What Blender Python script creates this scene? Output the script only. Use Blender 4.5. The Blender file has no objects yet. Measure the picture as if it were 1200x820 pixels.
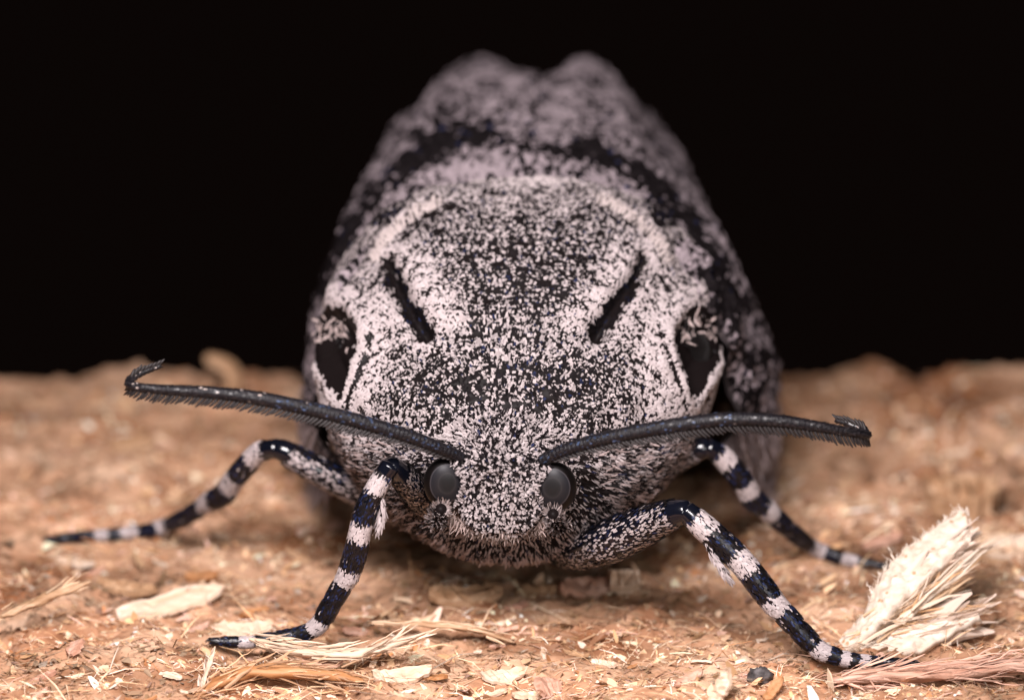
import bpy, math, random
import numpy as np
from mathutils import Vector, Matrix

random.seed(7)
rng = np.random.default_rng(7)
MM = 0.001                       # everything below is laid out in millimetres

# ------------------------------------------------------------------ camera
PITCH = math.radians(20.0)
DIST = 180.0                     # lens to focus target, mm
TGT = np.array([0.0, 0.0, 13.55])
FWD = np.array([0, math.cos(PITCH), -math.sin(PITCH)])
UP = np.array([0, math.sin(PITCH), math.cos(PITCH)])
CAM = TGT - FWD * DIST
KPX = 1200 / 42.0 * DIST         # photo pixels per unit of slope

scene = bpy.context.scene
C = scene.collection
cd = bpy.data.cameras.new('camera')
cam = bpy.data.objects.new('camera', cd)
C.objects.link(cam)
cam.location = Vector(CAM * MM)
cam.rotation_euler = (math.pi / 2 - PITCH, 0, 0)
cd.sensor_width = 36
cd.lens = DIST * 36 / 42.0
cd.clip_start = 0.002
cd.clip_end = 5
cd.dof.use_dof = True
cd.dof.focus_distance = (DIST + 2.7) * MM
cd.dof.aperture_fstop = cd.lens / 5.1
scene.camera = cam

# ------------------------------------------------------------------ world and lamps (flash at night)
w = bpy.data.worlds.new('World')
scene.world = w
w.use_nodes = True
w.node_tree.nodes['Background'].inputs[0].default_value = (0.0030, 0.0017, 0.0014, 1)
w.node_tree.nodes['Background'].inputs[1].default_value = 1.0


def area(name, loc, aim, sx, sy, power, col):
    l = bpy.data.lights.new(name, 'AREA')
    l.shape = 'RECTANGLE'
    l.size, l.size_y = sx * MM, sy * MM
    l.energy = power
    l.color = col
    o = bpy.data.objects.new(name, l)
    C.objects.link(o)
    o.location = Vector(loc) * MM
    o.rotation_euler = (Vector(aim) - Vector(loc)).to_track_quat('-Z', 'Y').to_euler()
    return o


area('flash_softbox', (-8, -40, 55), (0, 0, 6), 34, 20, 0.113, (1.0, 0.92, 0.925))
area('added_fill', (34, -100, 46), (0, 2, 7), 44, 36, 0.036, (1.0, 0.96, 0.94))  # added fill lamp that lightens the underside

scene.view_settings.view_transform = 'Standard'
scene.view_settings.look = 'None'
scene.view_settings.exposure = 0
scene.view_settings.gamma = 1
scene.render.engine = 'CYCLES'
scene.cycles.max_bounces = 6
scene.cycles.use_adaptive_sampling = False
scene.cycles.use_denoising = True


# ------------------------------------------------------------------ pixel <-> place
def at(px, py, Y):
    d = FWD + np.array([1, 0, 0]) * ((px - 600) / KPX) + UP * ((410 - py) / KPX)
    return CAM + d * ((Y - CAM[1]) / d[1])


def proj(P):
    v = np.asarray(P) - CAM
    dep = v @ FWD
    return 600 + KPX * v[..., 0] / dep, 410 - KPX * (v @ UP) / dep


# ------------------------------------------------------------------ noise and small maths
def _hash(i, j, k, seed):
    n = (i * 374761393 + j * 668265263 + k * 2147483647 + seed * 1274126177) & 0xFFFFFFFF
    n = ((n ^ (n >> 13)) * 1274126177) & 0xFFFFFFFF
    n = n ^ (n >> 16)
    return (n & 0xFFFFFF) / float(0xFFFFFF)


def vnoise(P, freq=1.0, seed=0):
    Q = np.asarray(P, float) * freq + 1000.0
    I = np.floor(Q).astype(np.int64)
    F = Q - I
    F = F * F * (3 - 2 * F)
    r = 0
    for a in (0, 1):
        for b in (0, 1):
            for c in (0, 1):
                wgt = (F[..., 0] if a else 1 - F[..., 0]) * (F[..., 1] if b else 1 - F[..., 1]) * (F[..., 2] if c else 1 - F[..., 2])
                r = r + wgt * _hash(I[..., 0] + a, I[..., 1] + b, I[..., 2] + c, seed)
    return r


def fbm(P, freq, octs=4, seed=0, gain=0.5):
    s, a, t = 0, 1, 0
    for o in range(octs):
        s = s + a * vnoise(P, freq * 2 ** o, seed + o * 17)
        t += a
        a *= gain
    return s / t


def catmull(K, n):
    K = np.asarray(K, float)
    E = np.vstack([2 * K[0] - K[1], K, 2 * K[-1] - K[-2]])
    t = np.linspace(0, len(K) - 1 - 1e-9, n)
    i = t.astype(int)
    f = (t - i)[:, None]
    p0, p1, p2, p3 = E[i], E[i + 1], E[i + 2], E[i + 3]
    return 0.5 * (2 * p1 + (p2 - p0) * f + (2 * p0 - 5 * p1 + 4 * p2 - p3) * f ** 2 + (3 * p1 - p0 - 3 * p2 + p3) * f ** 3)


def unit(v):
    return v / np.maximum(np.linalg.norm(v, axis=-1, keepdims=True), 1e-9)


def smooth(a, b, x):
    t = np.clip((x - a) / (b - a), 0, 1)
    return t * t * (3 - 2 * t)


def seg_dist(px, py, pts):
    best = np.full(np.shape(px), 1e9)
    for (a, b), (c, d) in zip(pts[:-1], pts[1:]):
        vx, vy = c - a, d - b
        t = np.clip(((px - a) * vx + (py - b) * vy) / (vx * vx + vy * vy), 0, 1)
        best = np.minimum(best, np.hypot(px - a - t * vx, py - b - t * vy))
    return best


# ------------------------------------------------------------------ mesh building
def mesh_np(name, V, quads=None, tris=None, col=None, smooth_shade=True):
    """V in mm; quads (n,4), tris (m,3); col per vertex (n,3)."""
    V = np.asarray(V, np.float64) * MM
    me = bpy.data.meshes.new(name)
    faces = []
    nq = 0 if quads is None else len(quads)
    nt = 0 if tris is None else len(tris)
    loops = []
    if nq:
        loops.append(np.asarray(quads, np.int32).ravel())
    if nt:
        loops.append(np.asarray(tris, np.int32).ravel())
    loops = np.concatenate(loops)
    me.vertices.add(len(V))
    me.vertices.foreach_set('co', V.astype(np.float32).ravel())
    me.loops.add(len(loops))
    me.loops.foreach_set('vertex_index', loops)
    me.polygons.add(nq + nt)
    starts = np.concatenate([np.arange(nq) * 4, nq * 4 + np.arange(nt) * 3]).astype(np.int32)
    me.polygons.foreach_set('loop_start', starts)
    me.polygons.foreach_set('use_smooth', np.full(nq + nt, smooth_shade))
    if col is not None:
        a = me.color_attributes.new('col', 'FLOAT_COLOR', 'POINT')
        c4 = np.ones((len(V), 4), np.float32)
        c4[:, :3] = col
        a.data.foreach_set('color', c4.ravel())
    me.update(calc_edges=True)
    me.validate()
    return me


def link(name, me, mat=None, parent=None, kind=None):
    o = bpy.data.objects.new(name, me)
    C.objects.link(o)
    if mat is not None and me is not None and not me.materials:
        me.materials.append(mat)
    if parent is not None:
        o.parent = parent
    if kind:
        o['kind'] = kind
    return o


def tag(o, label, cat, group=None):
    o['label'] = label
    o['category'] = cat
    if group:
        o['group'] = group
    return o


def grid_quads(nu, nv, wrap_v=False):
    i = np.arange(nu - 1)[:, None]
    j = np.arange(nv if wrap_v else nv - 1)[None, :]
    j2 = (j + 1) % nv
    return np.stack([i * nv + j, i * nv + j2, (i + 1) * nv + j2, (i + 1) * nv + j], -1).reshape(-1, 4)


def grid_normals(G, wrap_v=False):
    du = np.gradient(G, axis=0)
    if wrap_v:
        dv = (np.roll(G, -1, 1) - np.roll(G, 1, 1)) / 2
    else:
        dv = np.gradient(G, axis=1)
    return unit(np.cross(du, dv))


def frames(P):
    """tangents and a steady side vector along a polyline"""
    T = unit(np.gradient(P, axis=0))
    s = np.cross(T[0], [0.13, 0.2, 1.0])
    S = np.zeros_like(P)
    for i in range(len(P)):
        s = s - T[i] * (s @ T[i])
        s = s / np.linalg.norm(s)
        S[i] = s
    return T, S, np.cross(T, S)


def tube(P, R, nseg=14, squash=1.0):
    """closed round-ended tube: verts, quads, tris"""
    T, S, B = frames(P)
    a = np.linspace(0, 2 * np.pi, nseg, endpoint=False)
    ring = P[:, None, :] + R[:, None, None] * (np.cos(a)[None, :, None] * S[:, None, :] + squash * np.sin(a)[None, :, None] * B[:, None, :])
    V = ring.reshape(-1, 3)
    q = grid_quads(len(P), nseg, True)
    n = len(V)
    V = np.vstack([V, P[0] - T[0] * R[0] * .4, P[-1] + T[-1] * R[-1] * .6])
    j = np.arange(nseg)
    t0 = np.stack([np.full(nseg, n), (j + 1) % nseg, j], -1)
    L = (len(P) - 1) * nseg
    t1 = np.stack([np.full(nseg, n + 1), L + j, L + (j + 1) % nseg], -1)
    return V, q, np.vstack([t0, t1])


def scale_geo(P, N, D, L, W, lift, base=0.35, mid=1.0, tip=0.85, curl=0.6, jag=0.18, bowf=.16):
    """small overlapping plates (or hairs, flakes): base, middle and tip edge each; 2 quads"""
    n = len(P)
    N = unit(N)
    D = unit(D - N * (D * N).sum(-1, keepdims=True))
    S = np.cross(N, D)
    L = np.broadcast_to(L, n)[:, None]
    W = np.broadcast_to(W, n)[:, None]
    a = np.broadcast_to(lift, n)[:, None]
    mid_p = P + D * L * .5 * np.cos(a) + N * L * .5 * np.sin(a)
    a2 = a * curl
    tip_p = mid_p + D * L * .5 * np.cos(a2) + N * L * .5 * np.sin(a2)
    j1 = (rng.random((n, 1)) - .5) * 2 * jag * L * D
    j2 = (rng.random((n, 1)) - .5) * 2 * jag * L * D
    bow = N * W * bowf
    V = np.stack([P - S * W * base / 2, P + S * W * base / 2,
                  mid_p - S * W * mid / 2 - bow, mid_p + S * W * mid / 2 - bow,
                  tip_p - S * W * tip / 2 + j1, tip_p + S * W * tip / 2 + j2], 1).reshape(-1, 3)
    k = np.arange(n)[:, None] * 6
    Q = np.concatenate([k + np.array([0, 1, 3, 2]), k + np.array([2, 3, 5, 4])], 1).reshape(-1, 4)
    return V, Q


def sample_grid(G, n, wrap_v=False, weight=None):
    """random points on a grid surface with smooth normals"""
    Nn = grid_normals(G, wrap_v)
    nu, nv = G.shape[:2]
    q = grid_quads(nu, nv, wrap_v)
    Vf, Nf = G.reshape(-1, 3), Nn.reshape(-1, 3)
    a, b, c, d = (Vf[q[:, i]] for i in range(4))
    ar = np.linalg.norm(np.cross(c - a, d - b), axis=1)
    if weight is not None:
        ar = ar * weight((a + b + c + d) / 4)
    idx = rng.choice(len(q), n, p=ar / ar.sum())
    s, t = rng.random((2, n, 1))
    w4 = ((1 - s) * (1 - t), s * (1 - t), s * t, (1 - s) * t)
    P = sum(Vf[q[idx, i]] * w4[i] for i in range(4))
    N = sum(Nf[q[idx, i]] * w4[i] for i in range(4))
    return P, unit(N)


# ------------------------------------------------------------------ materials
def mat(name, col=(0.5, 0.5, 0.5), rough=0.6, spec=0.4, attr=False, sheen=0, sss=0.0, coat=0):
    m = bpy.data.materials.new(name)
    m.use_nodes = True
    nt = m.node_tree
    b = nt.nodes['Principled BSDF']
    b.inputs['Base Color'].default_value = (*col, 1)
    b.inputs['Roughness'].default_value = rough
    b.inputs['Specular IOR Level'].default_value = spec
    b.inputs['Sheen Weight'].default_value = sheen
    b.inputs['Coat Weight'].default_value = coat
    if attr:
        a = nt.nodes.new('ShaderNodeAttribute')
        a.attribute_name = 'col'
        nt.links.new(a.outputs['Color'], b.inputs['Base Color'])
    return m, nt, b


def ramp(nt, stops):
    r = nt.nodes.new('ShaderNodeValToRGB')
    e = r.color_ramp.elements
    while len(e) > 1:
        e.remove(e[-1])
    e[0].position, e[0].color = stops[0][0], (*stops[0][1], 1)
    for p, c in stops[1:]:
        x = e.new(p)
        x.color = (*c, 1)
    return r


def noise_tex(nt, scale, detail=6, rough=.6, vec=None):
    n = nt.nodes.new('ShaderNodeTexNoise')
    n.inputs['Scale'].default_value = scale
    n.inputs['Detail'].default_value = detail
    n.inputs['Roughness'].default_value = rough
    if vec is not None:
        nt.links.new(vec, n.inputs['Vector'])
    return n


M_SCALE, _nt, _b = mat('moth_scales', rough=.6, spec=.03, attr=True)
M_LEGSCALE, _nt, _b = mat('glossy_scales', rough=.32, spec=.32, attr=True)
M_SOCKET, _nt, _b = mat('socket_membrane', (0.004, 0.003, 0.003), rough=.38, spec=.2)
_n = noise_tex(_nt, 5000, 3)
_bm = _nt.nodes.new('ShaderNodeBump')
_bm.inputs['Strength'].default_value = .6
_bm.inputs['Distance'].default_value = .0001
_nt.links.new(_n.outputs['Fac'], _bm.inputs['Height'])
_nt.links.new(_bm.outputs['Normal'], _b.inputs['Normal'])
M_HAIR, _nt, _b = mat('moth_hair', rough=.6, spec=.15, attr=True)
M_SKIN, _nt, _b = mat('moth_cuticle', (0.018, 0.014, 0.014), rough=.4, spec=.04)
_n = noise_tex(_nt, 2500, 4)
_r = ramp(_nt, [(0.3, (0.004, 0.003, 0.003)), (0.7, (0.010, 0.007, 0.007))])
_nt.links.new(_n.outputs['Fac'], _r.inputs['Fac'])
_nt.links.new(_r.outputs['Color'], _b.inputs['Base Color'])
M_WING, _nt, _b = mat('wing_membrane', (0.05, 0.04, 0.042), rough=.7, spec=.2)
M_CHITIN, _nt, _b = mat('glossy_chitin', (0.006, 0.008, 0.022), rough=.15, spec=.6)
_n = noise_tex(_nt, 3000, 3)
_r = ramp(_nt, [(0.45, (0.003, 0.003, 0.004)), (0.75, (0.005, 0.008, 0.022))])
_nt.links.new(_n.outputs['Fac'], _r.inputs['Fac'])
_nt.links.new(_r.outputs['Color'], _b.inputs['Base Color'])
M_ANT, _nt, _b = mat('antenna_shaft', (0.012, 0.011, 0.016), rough=.35, spec=.25)
_n = noise_tex(_nt, 2600, 3)
_r = ramp(_nt, [(0.4, (0.006, 0.005, 0.006)), (0.75, (0.014, 0.013, 0.018))])
_nt.links.new(_n.outputs['Fac'], _r.inputs['Fac'])
_nt.links.new(_r.outputs['Color'], _b.inputs['Base Color'])
_bm = _nt.nodes.new('ShaderNodeBump')
_bm.inputs['Strength'].default_value = .4
_bm.inputs['Distance'].default_value = .00003
_n2 = noise_tex(_nt, 9000, 2)
_nt.links.new(_n2.outputs['Fac'], _bm.inputs['Height'])
_nt.links.new(_bm.outputs['Normal'], _b.inputs['Normal'])
M_BARB, _nt, _b = mat('antenna_barb', (0.022, 0.018, 0.018), rough=.55, spec=.3)

# compound eye: broad grey reflection painted into the middle, black rim (object-space)
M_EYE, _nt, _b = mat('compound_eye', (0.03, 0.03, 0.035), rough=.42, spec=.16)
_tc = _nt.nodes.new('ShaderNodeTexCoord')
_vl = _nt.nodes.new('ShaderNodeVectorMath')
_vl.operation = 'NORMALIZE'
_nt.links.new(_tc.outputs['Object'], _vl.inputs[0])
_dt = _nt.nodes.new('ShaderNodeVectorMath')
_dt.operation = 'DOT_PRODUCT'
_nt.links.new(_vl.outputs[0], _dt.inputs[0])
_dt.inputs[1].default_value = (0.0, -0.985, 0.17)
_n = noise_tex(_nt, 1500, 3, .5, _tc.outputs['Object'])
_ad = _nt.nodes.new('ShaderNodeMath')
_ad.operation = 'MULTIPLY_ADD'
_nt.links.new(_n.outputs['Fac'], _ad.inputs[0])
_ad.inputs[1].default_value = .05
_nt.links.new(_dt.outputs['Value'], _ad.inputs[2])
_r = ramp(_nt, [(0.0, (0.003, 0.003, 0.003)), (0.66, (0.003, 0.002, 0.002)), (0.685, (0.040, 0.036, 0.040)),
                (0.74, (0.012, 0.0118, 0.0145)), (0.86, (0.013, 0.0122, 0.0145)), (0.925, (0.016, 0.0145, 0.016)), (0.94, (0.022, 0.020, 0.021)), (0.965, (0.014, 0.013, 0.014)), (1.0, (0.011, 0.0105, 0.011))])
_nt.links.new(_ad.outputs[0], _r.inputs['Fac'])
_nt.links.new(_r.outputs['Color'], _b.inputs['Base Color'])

# wood: base sheet, chips, fibres
M_WOOD, _nt, _b = mat('rough_wood', rough=.75, spec=.2)
_tc = _nt.nodes.new('ShaderNodeTexCoord')
_mp = _nt.nodes.new('ShaderNodeMapping')
_mp.inputs['Scale'].default_value = (0.45, 1, 1)
_nt.links.new(_tc.outputs['Object'], _mp.inputs['Vector'])
_n = noise_tex(_nt, 330, 9, .68, _mp.outputs['Vector'])
_r = ramp(_nt, [(0.28, (0.10, 0.045, 0.024)), (0.40, (0.27, 0.138, 0.075)), (0.50, (0.44, 0.255, 0.155)), (0.60, (0.58, 0.375, 0.25)), (0.74, (0.70, 0.52, 0.39))])
_nt.links.new(_n.outputs['Fac'], _r.inputs['Fac'])
_n3 = noise_tex(_nt, 120, 3, .5, _tc.outputs['Object'])
_r3 = ramp(_nt, [(0.36, (0.50, 0.34, 0.24)), (0.50, (1, 1, 1)), (0.7, (1.0, 0.86, 0.78))])
_nt.links.new(_n3.outputs['Fac'], _r3.inputs['Fac'])
_mx = _nt.nodes.new('ShaderNodeMix')
_mx.data_type = 'RGBA'
_mx.blend_type = 'MULTIPLY'
_mx.inputs[0].default_value = 1
_nt.links.new(_r.outputs['Color'], _mx.inputs[6])
_nt.links.new(_r3.outputs['Color'], _mx.inputs[7])
_nt.links.new(_mx.outputs[2], _b.inputs['Base Color'])
_n2 = noise_tex(_nt, 2600, 6, .7, _mp.outputs['Vector'])
_bm = _nt.nodes.new('ShaderNodeBump')
_bm.inputs['Strength'].default_value = .7
_bm.inputs['Distance'].default_value = .00015
_nt.links.new(_n2.outputs['Fac'], _bm.inputs['Height'])
_nt.links.new(_bm.outputs['Normal'], _b.inputs['Normal'])

M_FIBRE, _nt, _b = mat('wood_fibre', rough=.62, spec=.3, attr=True)


def wood_mat(name, dark, mid, light, grain=(0.12, 1, 1), rough=.6):
    m, nt, b = mat(name, rough=rough, spec=.3)
    tc = nt.nodes.new('ShaderNodeTexCoord')
    mp = nt.nodes.new('ShaderNodeMapping')
    mp.inputs['Scale'].default_value = grain
    nt.links.new(tc.outputs['Object'], mp.inputs['Vector'])
    oi = nt.nodes.new('ShaderNodeObjectInfo')
    n = nt.nodes.new('ShaderNodeTexNoise')
    n.noise_dimensions = '4D'
    n.inputs['Scale'].default_value = 2600
    n.inputs['Detail'].default_value = 6
    n.inputs['Roughness'].default_value = .65
    nt.links.new(mp.outputs['Vector'], n.inputs['Vector'])
    ml = nt.nodes.new('ShaderNodeMath')
    ml.operation = 'MULTIPLY'
    ml.inputs[1].default_value = 40
    nt.links.new(oi.outputs['Random'], ml.inputs[0])
    nt.links.new(ml.outputs[0], n.inputs['W'])
    r = ramp(nt, [(0.3, dark), (0.5, mid), (0.7, light)])
    nt.links.new(n.outputs['Fac'], r.inputs['Fac'])
    nt.links.new(r.outputs['Color'], b.inputs['Base Color'])
    bm = nt.nodes.new('ShaderNodeBump')
    bm.inputs['Strength'].default_value = .6
    bm.inputs['Distance'].default_value = .00008
    nt.links.new(n.outputs['Fac'], bm.inputs['Height'])
    nt.links.new(bm.outputs['Normal'], b.inputs['Normal'])
    return m


M_PALE = wood_mat('pale_wood', (0.50, 0.33, 0.21), (0.66, 0.49, 0.36), (0.78, 0.65, 0.54))
M_PORE = wood_mat('porous_pale_wood', (0.50, 0.37, 0.27), (0.64, 0.53, 0.43), (0.74, 0.66, 0.58), (.5, 1, 1))
_nt = M_PORE.node_tree
_b = _nt.nodes['Principled BSDF']
_vo = _nt.nodes.new('ShaderNodeTexVoronoi')
_vo.inputs['Scale'].default_value = 2100
_tc = _nt.nodes.new('ShaderNodeTexCoord')
_nt.links.new(_tc.outputs['Object'], _vo.inputs['Vector'])
_rp = ramp(_nt, [(0.0, (0.45, 0.22, 0.07)), (0.16, (0.6, 0.36, 0.16)), (0.24, (1, 1, 1))])
_nt.links.new(_vo.outputs['Distance'], _rp.inputs['Fac'])
_old = _b.inputs['Base Color'].links[0].from_socket
_mx = _nt.nodes.new('ShaderNodeMix')
_mx.data_type = 'RGBA'
_mx.blend_type = 'MULTIPLY'
_mx.inputs[0].default_value = .75
_nt.links.new(_old, _mx.inputs[6])
_nt.links.new(_rp.outputs['Color'], _mx.inputs[7])
_nt.links.new(_mx.outputs[2], _b.inputs['Base Color'])
M_TAN = wood_mat('tan_wood', (0.26, 0.13, 0.06), (0.42, 0.25, 0.14), (0.56, 0.38, 0.25))
M_PINK = wood_mat('pinkish_wood', (0.36, 0.16, 0.10), (0.54, 0.31, 0.22), (0.66, 0.45, 0.36))
M_ORANGE = wood_mat('orange_wood', (0.25, 0.09, 0.03), (0.40, 0.18, 0.07), (0.52, 0.29, 0.15))
M_GRIT = wood_mat('grey_grit', (0.02, 0.018, 0.018), (0.07, 0.06, 0.06), (0.18, 0.16, 0.16), (1, 1, 1))

# ================================================================== the wood surface
EDGE = 33.5


def height(x, y):
    x, y = np.asarray(x, float), np.asarray(y, float)
    P = np.stack([x * .7, y, np.zeros_like(x)], -1)
    h = (fbm(P, .16, 3, 3) - .5) * 1.5
    h += (fbm(P, .5, 4, 11, .62) - .5) * 2.6
    h += (np.abs(fbm(P * [.6, 1, 1], 2.2, 3, 29) - .5)) * 1.1
    h += smooth(20, 32, y) * (0.25 + 1.1 * smooth(6, 13, x) * (1 - .45 * smooth(15, 24, x)))
    keep = np.exp(-(((x) / 22) ** 2 + ((y - 4) / 12) ** 2))
    return h * (1 - .45 * keep) * (1 - .45 * smooth(20, 33, y)) - .2


def edge_y(x):
    P = np.stack([x, x * 0, x * 0], -1)
    return EDGE + (fbm(P, .35, 3, 77) - .5) * 3.5


xs = np.concatenate([np.arange(-60, -27, .5), np.arange(-27, 27, .13), np.arange(27, 60.1, .5)])
vs = np.concatenate([np.linspace(-40, -9, 60, endpoint=False), np.linspace(-9, 12, 170, endpoint=False), np.linspace(12, EDGE, 170)])
X, Yv = np.meshgrid(xs, vs, indexing='ij')
Yg = np.where(Yv > 0, Yv * (edge_y(X) / EDGE), Yv)
Z = height(X, Yg)
G = np.stack([X, Yg, Z], -1)
# the sawn-off rear edge turns down
drop = [0.12, 0.5, 1.5, 4, 12, 25]
ext = [np.stack([X[:, -1], Yg[:, -1] + .25 * math.sqrt(d), Z[:, -1] - d], -1)[:, None] for d in drop]
fr = [np.stack([X[:, 0], Yg[:, 0] - .1, Z[:, 0] - d], -1)[:, None] for d in (25, 12, 4)]
G = np.concatenate(fr + [G] + ext, 1)
o = link('wood_surface', mesh_np('wood_surface', G.reshape(-1, 3), grid_quads(*G.shape[:2])), M_WOOD, None, 'structure')
o['label'] = 'rough splintered tan wood surface under the moth'


def ground_n(x, y):
    e = .15
    n = np.stack([-(height(x + e, y) - height(x - e, y)) / (2 * e), -(height(x, y + e) - height(x, y - e)) / (2 * e), np.ones_like(x)], -1)
    return unit(n)


PAL = np.array([(0.70, 0.52, 0.37), (0.57, 0.375, 0.225), (0.48, 0.285, 0.15), (0.62, 0.425, 0.29), (0.78, 0.66, 0.56), (0.42, 0.19, 0.085), (0.65, 0.42, 0.33), (0.24, 0.12, 0.065)])
PALW = np.array([.18, .2, .16, .16, .07, .07, .10, .06])


def wood_cols(n, k, P):
    # colour drifts in patches, the darker ones redder
    patch = fbm(P * [.6, 1, 1], .6, 3, 201)
    c = PAL[rng.choice(len(PAL), n, p=PALW)] * (0.8 + .35 * rng.random((n, 1)))
    c = c * (.40 + 1.0 * smooth(.34, .62, patch))[:, None] * np.stack([1 + 0 * patch, .92 + .08 * smooth(.4, .6, patch), .84 + .16 * smooth(.4, .6, patch)], -1)
    c = np.clip(c, 0, .85)
    return np.repeat(c, k, axis=0)


def scatter_xy(n, x0=-30, x1=30, y0=-15, y1=32.5, near=1.0):
    x = rng.uniform(x0, x1, n * 2)
    u = rng.random(n * 2)
    y = y0 + (y1 - y0) * u ** near
    return x[:n], y[:n]


# crumbly flakes that cover the surface
n = 90000
x, y = scatter_xy(n, near=1.5)
P = np.stack([x, y, height(x, y) - .05], -1)
N = ground_n(x, y)
ang = rng.uniform(0, 2 * np.pi, n)
D = np.stack([np.cos(ang) * 1.5, np.sin(ang), np.zeros(n)], -1)
L = .08 + .42 * rng.random(n) ** 3
V, Q = scale_geo(P, N, D, L, L * rng.uniform(.25, .8, n), rng.uniform(0.0, .75, n), base=.6, mid=1, tip=.45, curl=.4, jag=.3)
link('sawdust_flake_cover', mesh_np('sawdust', V, Q, col=wood_cols(n, 6, P), smooth_shade=False), M_FIBRE, None, 'stuff')['label'] = 'crumbly sawdust flakes covering the wood surface'

# larger torn crumbs, thickest at the front
n = 5200
x, y = scatter_xy(n, near=1.3)
P = np.stack([x, y, height(x, y) - .08], -1)
N = ground_n(x, y)
ang = rng.normal(0, .8, n) + np.pi * rng.integers(0, 2, n)
D = np.stack([np.cos(ang), np.sin(ang), np.zeros(n)], -1)
L = .3 + .75 * rng.random(n) ** 2
V, Q = scale_geo(P, N, D, L, L * rng.uniform(.25, .6, n), rng.uniform(.05, .6, n), base=.8, mid=1, tip=.4, curl=.2, jag=.3)
link('wood_crumb_cover', mesh_np('crumbs', V, Q, col=wood_cols(n, 6, P), smooth_shade=False), M_FIBRE, None, 'stuff')['label'] = 'torn crumbs of wood spread over the wood surface'

# thin fibres
n = 11000
x, y = scatter_xy(n, near=1.8)
P = np.stack([x, y, height(x, y) + .02], -1)
N = ground_n(x, y)
ang = rng.normal(0, .55, n) + np.pi * rng.integers(0, 2, n)
D = np.stack([np.cos(ang), np.sin(ang), np.zeros(n)], -1)
L = .5 + 1.9 * rng.random(n) ** 2
V, Q = scale_geo(P, N, D, L, rng.uniform(.02, .07, n), rng.uniform(0, .55, n), base=.9, mid=1, tip=.2, curl=-.4, jag=.1)
link('wood_fibre_cover', mesh_np('fibres', V, Q, col=wood_cols(n, 6, P), smooth_shade=False), M_FIBRE, None, 'stuff')['label'] = 'fine torn wood fibres over the wood surface'


# matted fuzz of very fine torn fibres
n = 30000
x, y = scatter_xy(n, near=2.0)
P = np.stack([x, y, height(x, y) + .03], -1)
N = ground_n(x, y)
ang = rng.uniform(0, 2 * np.pi, n)
D = np.stack([np.cos(ang) * 1.6, np.sin(ang), np.zeros(n)], -1)
L = rng.uniform(.18, .7, n)
V, Q = scale_geo(P, N, D, L, rng.uniform(.012, .03, n), rng.uniform(.1, 1.1, n), base=1, mid=1, tip=.5, curl=-.5, jag=.1)
link('wood_fuzz_cover', mesh_np('fuzz', V, Q, col=wood_cols(n, 6, P) * 1.1, smooth_shade=False), M_FIBRE, None, 'stuff')['label'] = 'matted fuzz of fine wood fibres on the wood surface'


# ================================================================== loose chips and splinters
def chip_mesh(seed, ln, wd, th, bend=.1, ragged=.25, n=9, taper=(.45, .25)):
    """a split flake lying along x: uneven outline, real thickness"""
    r = np.random.default_rng(seed)
    t = np.linspace(0, 1, n)
    prof = np.interp(t, [0, .18, .6, .88, 1], [taper[0], .9, 1, .7, taper[1]])
    prof_a = prof * (1 + ragged * r.normal(0, .6, n))
    prof_b = prof * (1 + ragged * r.normal(0, .6, n))
    xx = (t - .5) * ln
    mid = np.cumsum(r.normal(0, .03, n)) * ln * .3
    zz = bend * ln * ((t - .5) ** 2 * 4 - .3) + r.normal(0, .012, n) * ln
    rows = []
    for dz, k in ((0, 1.0), (th, .86)):
        for f in (-1, -.3, .4, 1):
            yy = mid + (f * .5 * wd * k) * np.where(f < 0, prof_a, prof_b)
            rows.append(np.stack([xx + r.normal(0, .012, n) * ln, yy, zz + dz * (1 + .35 * r.normal(0, 1, n) * (abs(f) < .9))], -1))
    order = [0, 1, 2, 3, 7, 6, 5, 4]
    G = np.stack([rows[i] for i in order], 1)
    V = G.reshape(-1, 3)
    q = grid_quads(n, 8, True)
    caps = []
    for b, rev in ((0, True), ((n - 1) * 8, False)):
        for a in ((0, 1, 6, 7), (1, 2, 5, 6), (2, 3, 4, 5)):
            f = [b + i for i in a]
            caps.append(f[::-1] if rev else f)
    return mesh_np('wood_chip', V, np.vstack([q, caps]), smooth_shade=False)


def place(o, x, y, z, rx=0, ry=0, rz=0, s=1.0):
    o.location = (x * MM, y * MM, z * MM)
    o.rotation_euler = (rx, ry, rz)
    o.scale = (s, s, s)


KIND = [
    ('wood_chip', M_PALE, 'small pale cream wood chip lying loose on the wood surface', 'loose pale wood chips'),
    ('wood_chip', M_TAN, 'small tan brown wood chip lying loose on the wood surface', 'loose tan wood chips'),
    ('wood_chip', M_PINK, 'small pinkish wood chip lying loose on the wood surface', 'loose pinkish wood chips'),
    ('wood_chip', M_ORANGE, 'small orange brown wood chip lying loose on the wood surface', 'loose orange wood chips'),
]
variants = []
for k, kd in enumerate(KIND):
    row = []
    for s in range(6):
        me = chip_mesh(100 * k + s, 1.0, [.3, .45, .2, .6, .35, .25][s], [.06, .09, .07, .1, .08, .12][s], [.08, .02, .12, -.05, .05, .0][s])
        me.materials.append(kd[1])
        row.append(me)
    variants.append(row)
spots = []
tries = 0
while len(spots) < 150 and tries < 6000:
    tries += 1
    y = -6.5 + 30 * random.random() ** 1.5
    half = 20.5 + y * .12
    x = random.uniform(-half, half)
    if abs(x) < 9 and 5 < y < 40 and random.random() < .8:
        continue
    if x > 12.5 and -3 < y < 3:
        continue
    if any((x - a) ** 2 + (y - b) ** 2 < .9 for a, b in spots):
        continue
    spots.append((x, y))
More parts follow.
